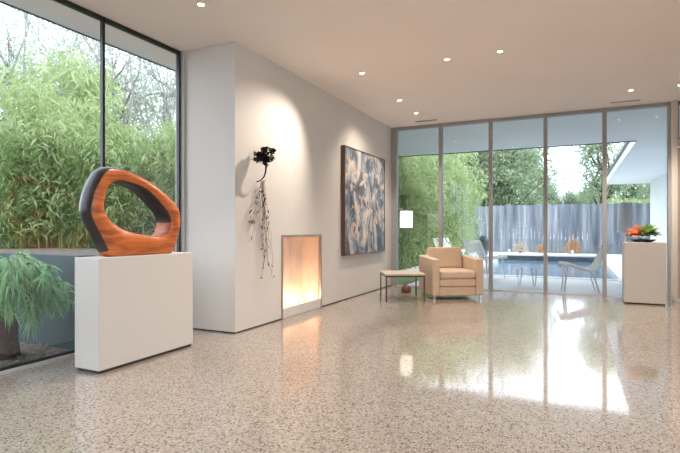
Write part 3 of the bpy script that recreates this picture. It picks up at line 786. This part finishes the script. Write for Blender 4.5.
place(hd, L, lambda i: 'dark hedge shrub filling the gaps behind the left bamboo', 'shrub', 'hedge behind the left bamboo')

# drooping shrub close outside the left window
ds = tag(empty('drooping_shrub', (-4.45, 2.58, -.03)), 'drooping fine leaved shrub just outside the lower left window', 'shrub')
mb = MB(); mb.lathe([(.0001, 0), (.13, 0), (.11, .12), (.10, .36), (.08, .42), (.0001, .44)], n=14); mb.build('stump', 'stump', ds, smooth=True)
rnd = random.Random(9); rng = np.random.default_rng(9); cen = []; mb = MB()
for k in range(44):
    a = rnd.uniform(-2.0, .75); ln = rnd.uniform(.25, .72); top = rnd.uniform(.70, 1.0)
    pts = [(0, 0, .40)]
    for j in range(1, 9):
        t = j/8; pts.append((math.cos(a)*ln*t, math.sin(a)*ln*t, .40+(top-.40)*math.sin(min(1, t*1.5)*PI/2)-.55*max(0, t-.35)**1.3*rnd.uniform(.8, 1.2)))
    mb.tube(pts, [.012*(1-.09*j) for j in range(9)], 5)
    P = np.array(pts)
    for _ in range(130):
        t = rnd.uniform(1.5, 8); i = min(int(t), 7); cen.append(P[i]+(P[i+1]-P[i])*(t-i)+np.array([rnd.gauss(0, .012) for _ in range(3)]))
mb.build('branch', 'bark', ds)
cen = [c_ for c_ in cen if c_[0] < .53 and c_[1] < .39]
leaves('foliage', cen, .13, .11, rng, .75, 'drooping_leaf', ds, curl=.35)

ol = tag(empty('lamp_reflection', (*at(625, 10.3)[:2], -.03)), 'grey lamp reflection in the glass, modelled as a stand lamp beyond the right pedestal', 'lamp')  # added outdoor lamp stands in for a lamp reflected in the glass
mb = MB(); mb.lathe([(.0001, 0), (.13, 0), (.13, .02), (.02, .03), (.02, 1.04), (.0001, 1.04)], n=20); mb.build('stand', 'white_metal', ol, smooth=False)
mb = MB(); mb.lathe([(.15, 1.03), (.13, 1.65), (.125, 1.65), (.145, 1.03), (.15, 1.03)], n=28).lathe([(.0001, 1.034), (.145, 1.034)], n=28); mb.build('lamp_shade', 'lamp_grey', ol, smooth=True)

# trees beyond the fence
tf = [tree(41, 8.0, 2.7, .18, 70, 16000, .20, 'tree_leaf'), tree(42, 7.5, 1.35, .3, 44, 5200, .18, 'tree_leaf', 'bark', tr=.2, spread=.32)]
L = [(0, at(507, 30), .4, .98), (0, at(478, 31), 2.4, .95), (0, at(440, 33), 3.5, 1.0), (1, at(601, 30), 1.1, 1.05), (0, at(568, 34), 4.4, .46), (0, at(541, 35), 5.4, .56), (1, at(632, 33), 2.1, .95), (0, at(590, 36), .3, .55), (0, at(405, 30), 1, 1), (0, at(497, 34), 1.7, .95), (0, at(668, 30), 1.7, .6)]
labs = ['full green tree beyond the fence centred in the third pane', 'green tree beyond the fence behind the second mullion', 'green tree beyond the fence behind the pool side bamboo', 'open branched tall tree beyond the fence behind the fourth mullion', 'low round tree beyond the fence in the gap of open sky', 'low round tree beyond the fence just right of the full tree', 'open branched tree beyond the fence under the wing roof corner', 'small tree beyond the fence next to the tall branched tree', 'green tree beyond the fence at the left end of the glass wall', 'rear green tree beyond the fence left of the full tree', 'low green tree beyond the fence by the white wing wall']
place(tf, L, lambda i: labs[i], 'tree', 'trees beyond the fence')
hs = [shrub(51, 1.2, 2.75, 8000, .14, .45, 'hedge_leaf', 'hedge_shrub')]
L = [(0, at(px, 26.8), px*.2, 1.0) for px in (614, 632, 650, 668)]
place(hs, L, lambda i: 'yellow green hedge shrub showing just above the board fence', 'shrub', 'hedge behind the fence')
# shrubs at the fence foot
s1 = shrub(61, .33, .68, 700, .12, .2, 'russet_leaf', 'ornamental_shrub')
s1.location = at(573, 21.3, -.03); tag(s1, 'orange russet shrub at the foot of the fence', 'shrub')
s2 = shrub(62, .36, .52, 500, .12, .2, 'straw_leaf', 'ornamental_shrub')
s2.location = at(520, 22.0, -.03); tag(s2, 'pale straw coloured shrub at the foot of the fence', 'shrub')
s4 = shrub(64, .2, .4, 300, .12, .2, 'russet_leaf', 'ornamental_shrub')
s4.location = at(541, 21.8, -.03); tag(s4, 'small russet shrub behind the third mullion at the fence foot', 'shrub')
s3 = shrub(63, .24, .62, 1600, .10, .3, 'grey_leaf', 'potted_shrub')
s3.location = at(483, 19.2, .0); tag(s3, 'round dark grey shrub in a pot left of the pool end', 'shrub')
s3.location.z = .18
mb = MB(); mb.lathe([(.0001, -.21), (.15, -.21), (.2, 0), (.18, 0), (.0001, -.02)], n=20); mb.build('pot', 'slate_rock', s3, smooth=True)

# ------------------------------------------------------------------ world, camera, render settings
wd = bpy.data.worlds.new('sky'); scn.world = wd; wd.use_nodes = True; nt = wd.node_tree
bg = nt.nodes['Background']; tc = N(nt, 'ShaderNodeTexCoord')
mp = N(nt, 'ShaderNodeMapping'); mp.inputs['Scale'].default_value = (1, 1, 2.5); nt.links.new(tc.outputs['Generated'], mp.inputs[0])
nz = N(nt, 'ShaderNodeTexNoise', Scale=2.5, Detail=5.0); nt.links.new(mp.outputs[0], nz.inputs['Vector'])
nt.links.new(ramp(nt, nz.outputs[0], [(.35, (.66, .79, 1.0)), (.6, (.86, .93, 1.0))]), bg.inputs[0])
bg.inputs[1].default_value = 2.15
sun = bpy.data.lights.new('sun', 'SUN'); sun.energy = 1.6; sun.angle = math.radians(40); sun.color = (1, .97, .92)
so = bpy.data.objects.new('sun', sun); COL.objects.link(so); so.rotation_euler = (math.radians(35), 0, math.radians(70)); so.location = (0, 0, 12)

cam = bpy.data.cameras.new('camera'); co = bpy.data.objects.new('camera', cam); COL.objects.link(co)
co.location = (0, 0, 1.076); co.rotation_euler = (PI/2, 0, TH)
cam.sensor_width = 36; cam.lens = 491/680*36; cam.shift_y = 2.5/680; cam.clip_start = .05; cam.clip_end = 300
scn.camera = co
vs_ = scn.view_settings; vs_.view_transform = 'Standard'; vs_.look = 'None'; vs_.gamma = 1; vs_.exposure = 1.0
vs_.use_curve_mapping = False
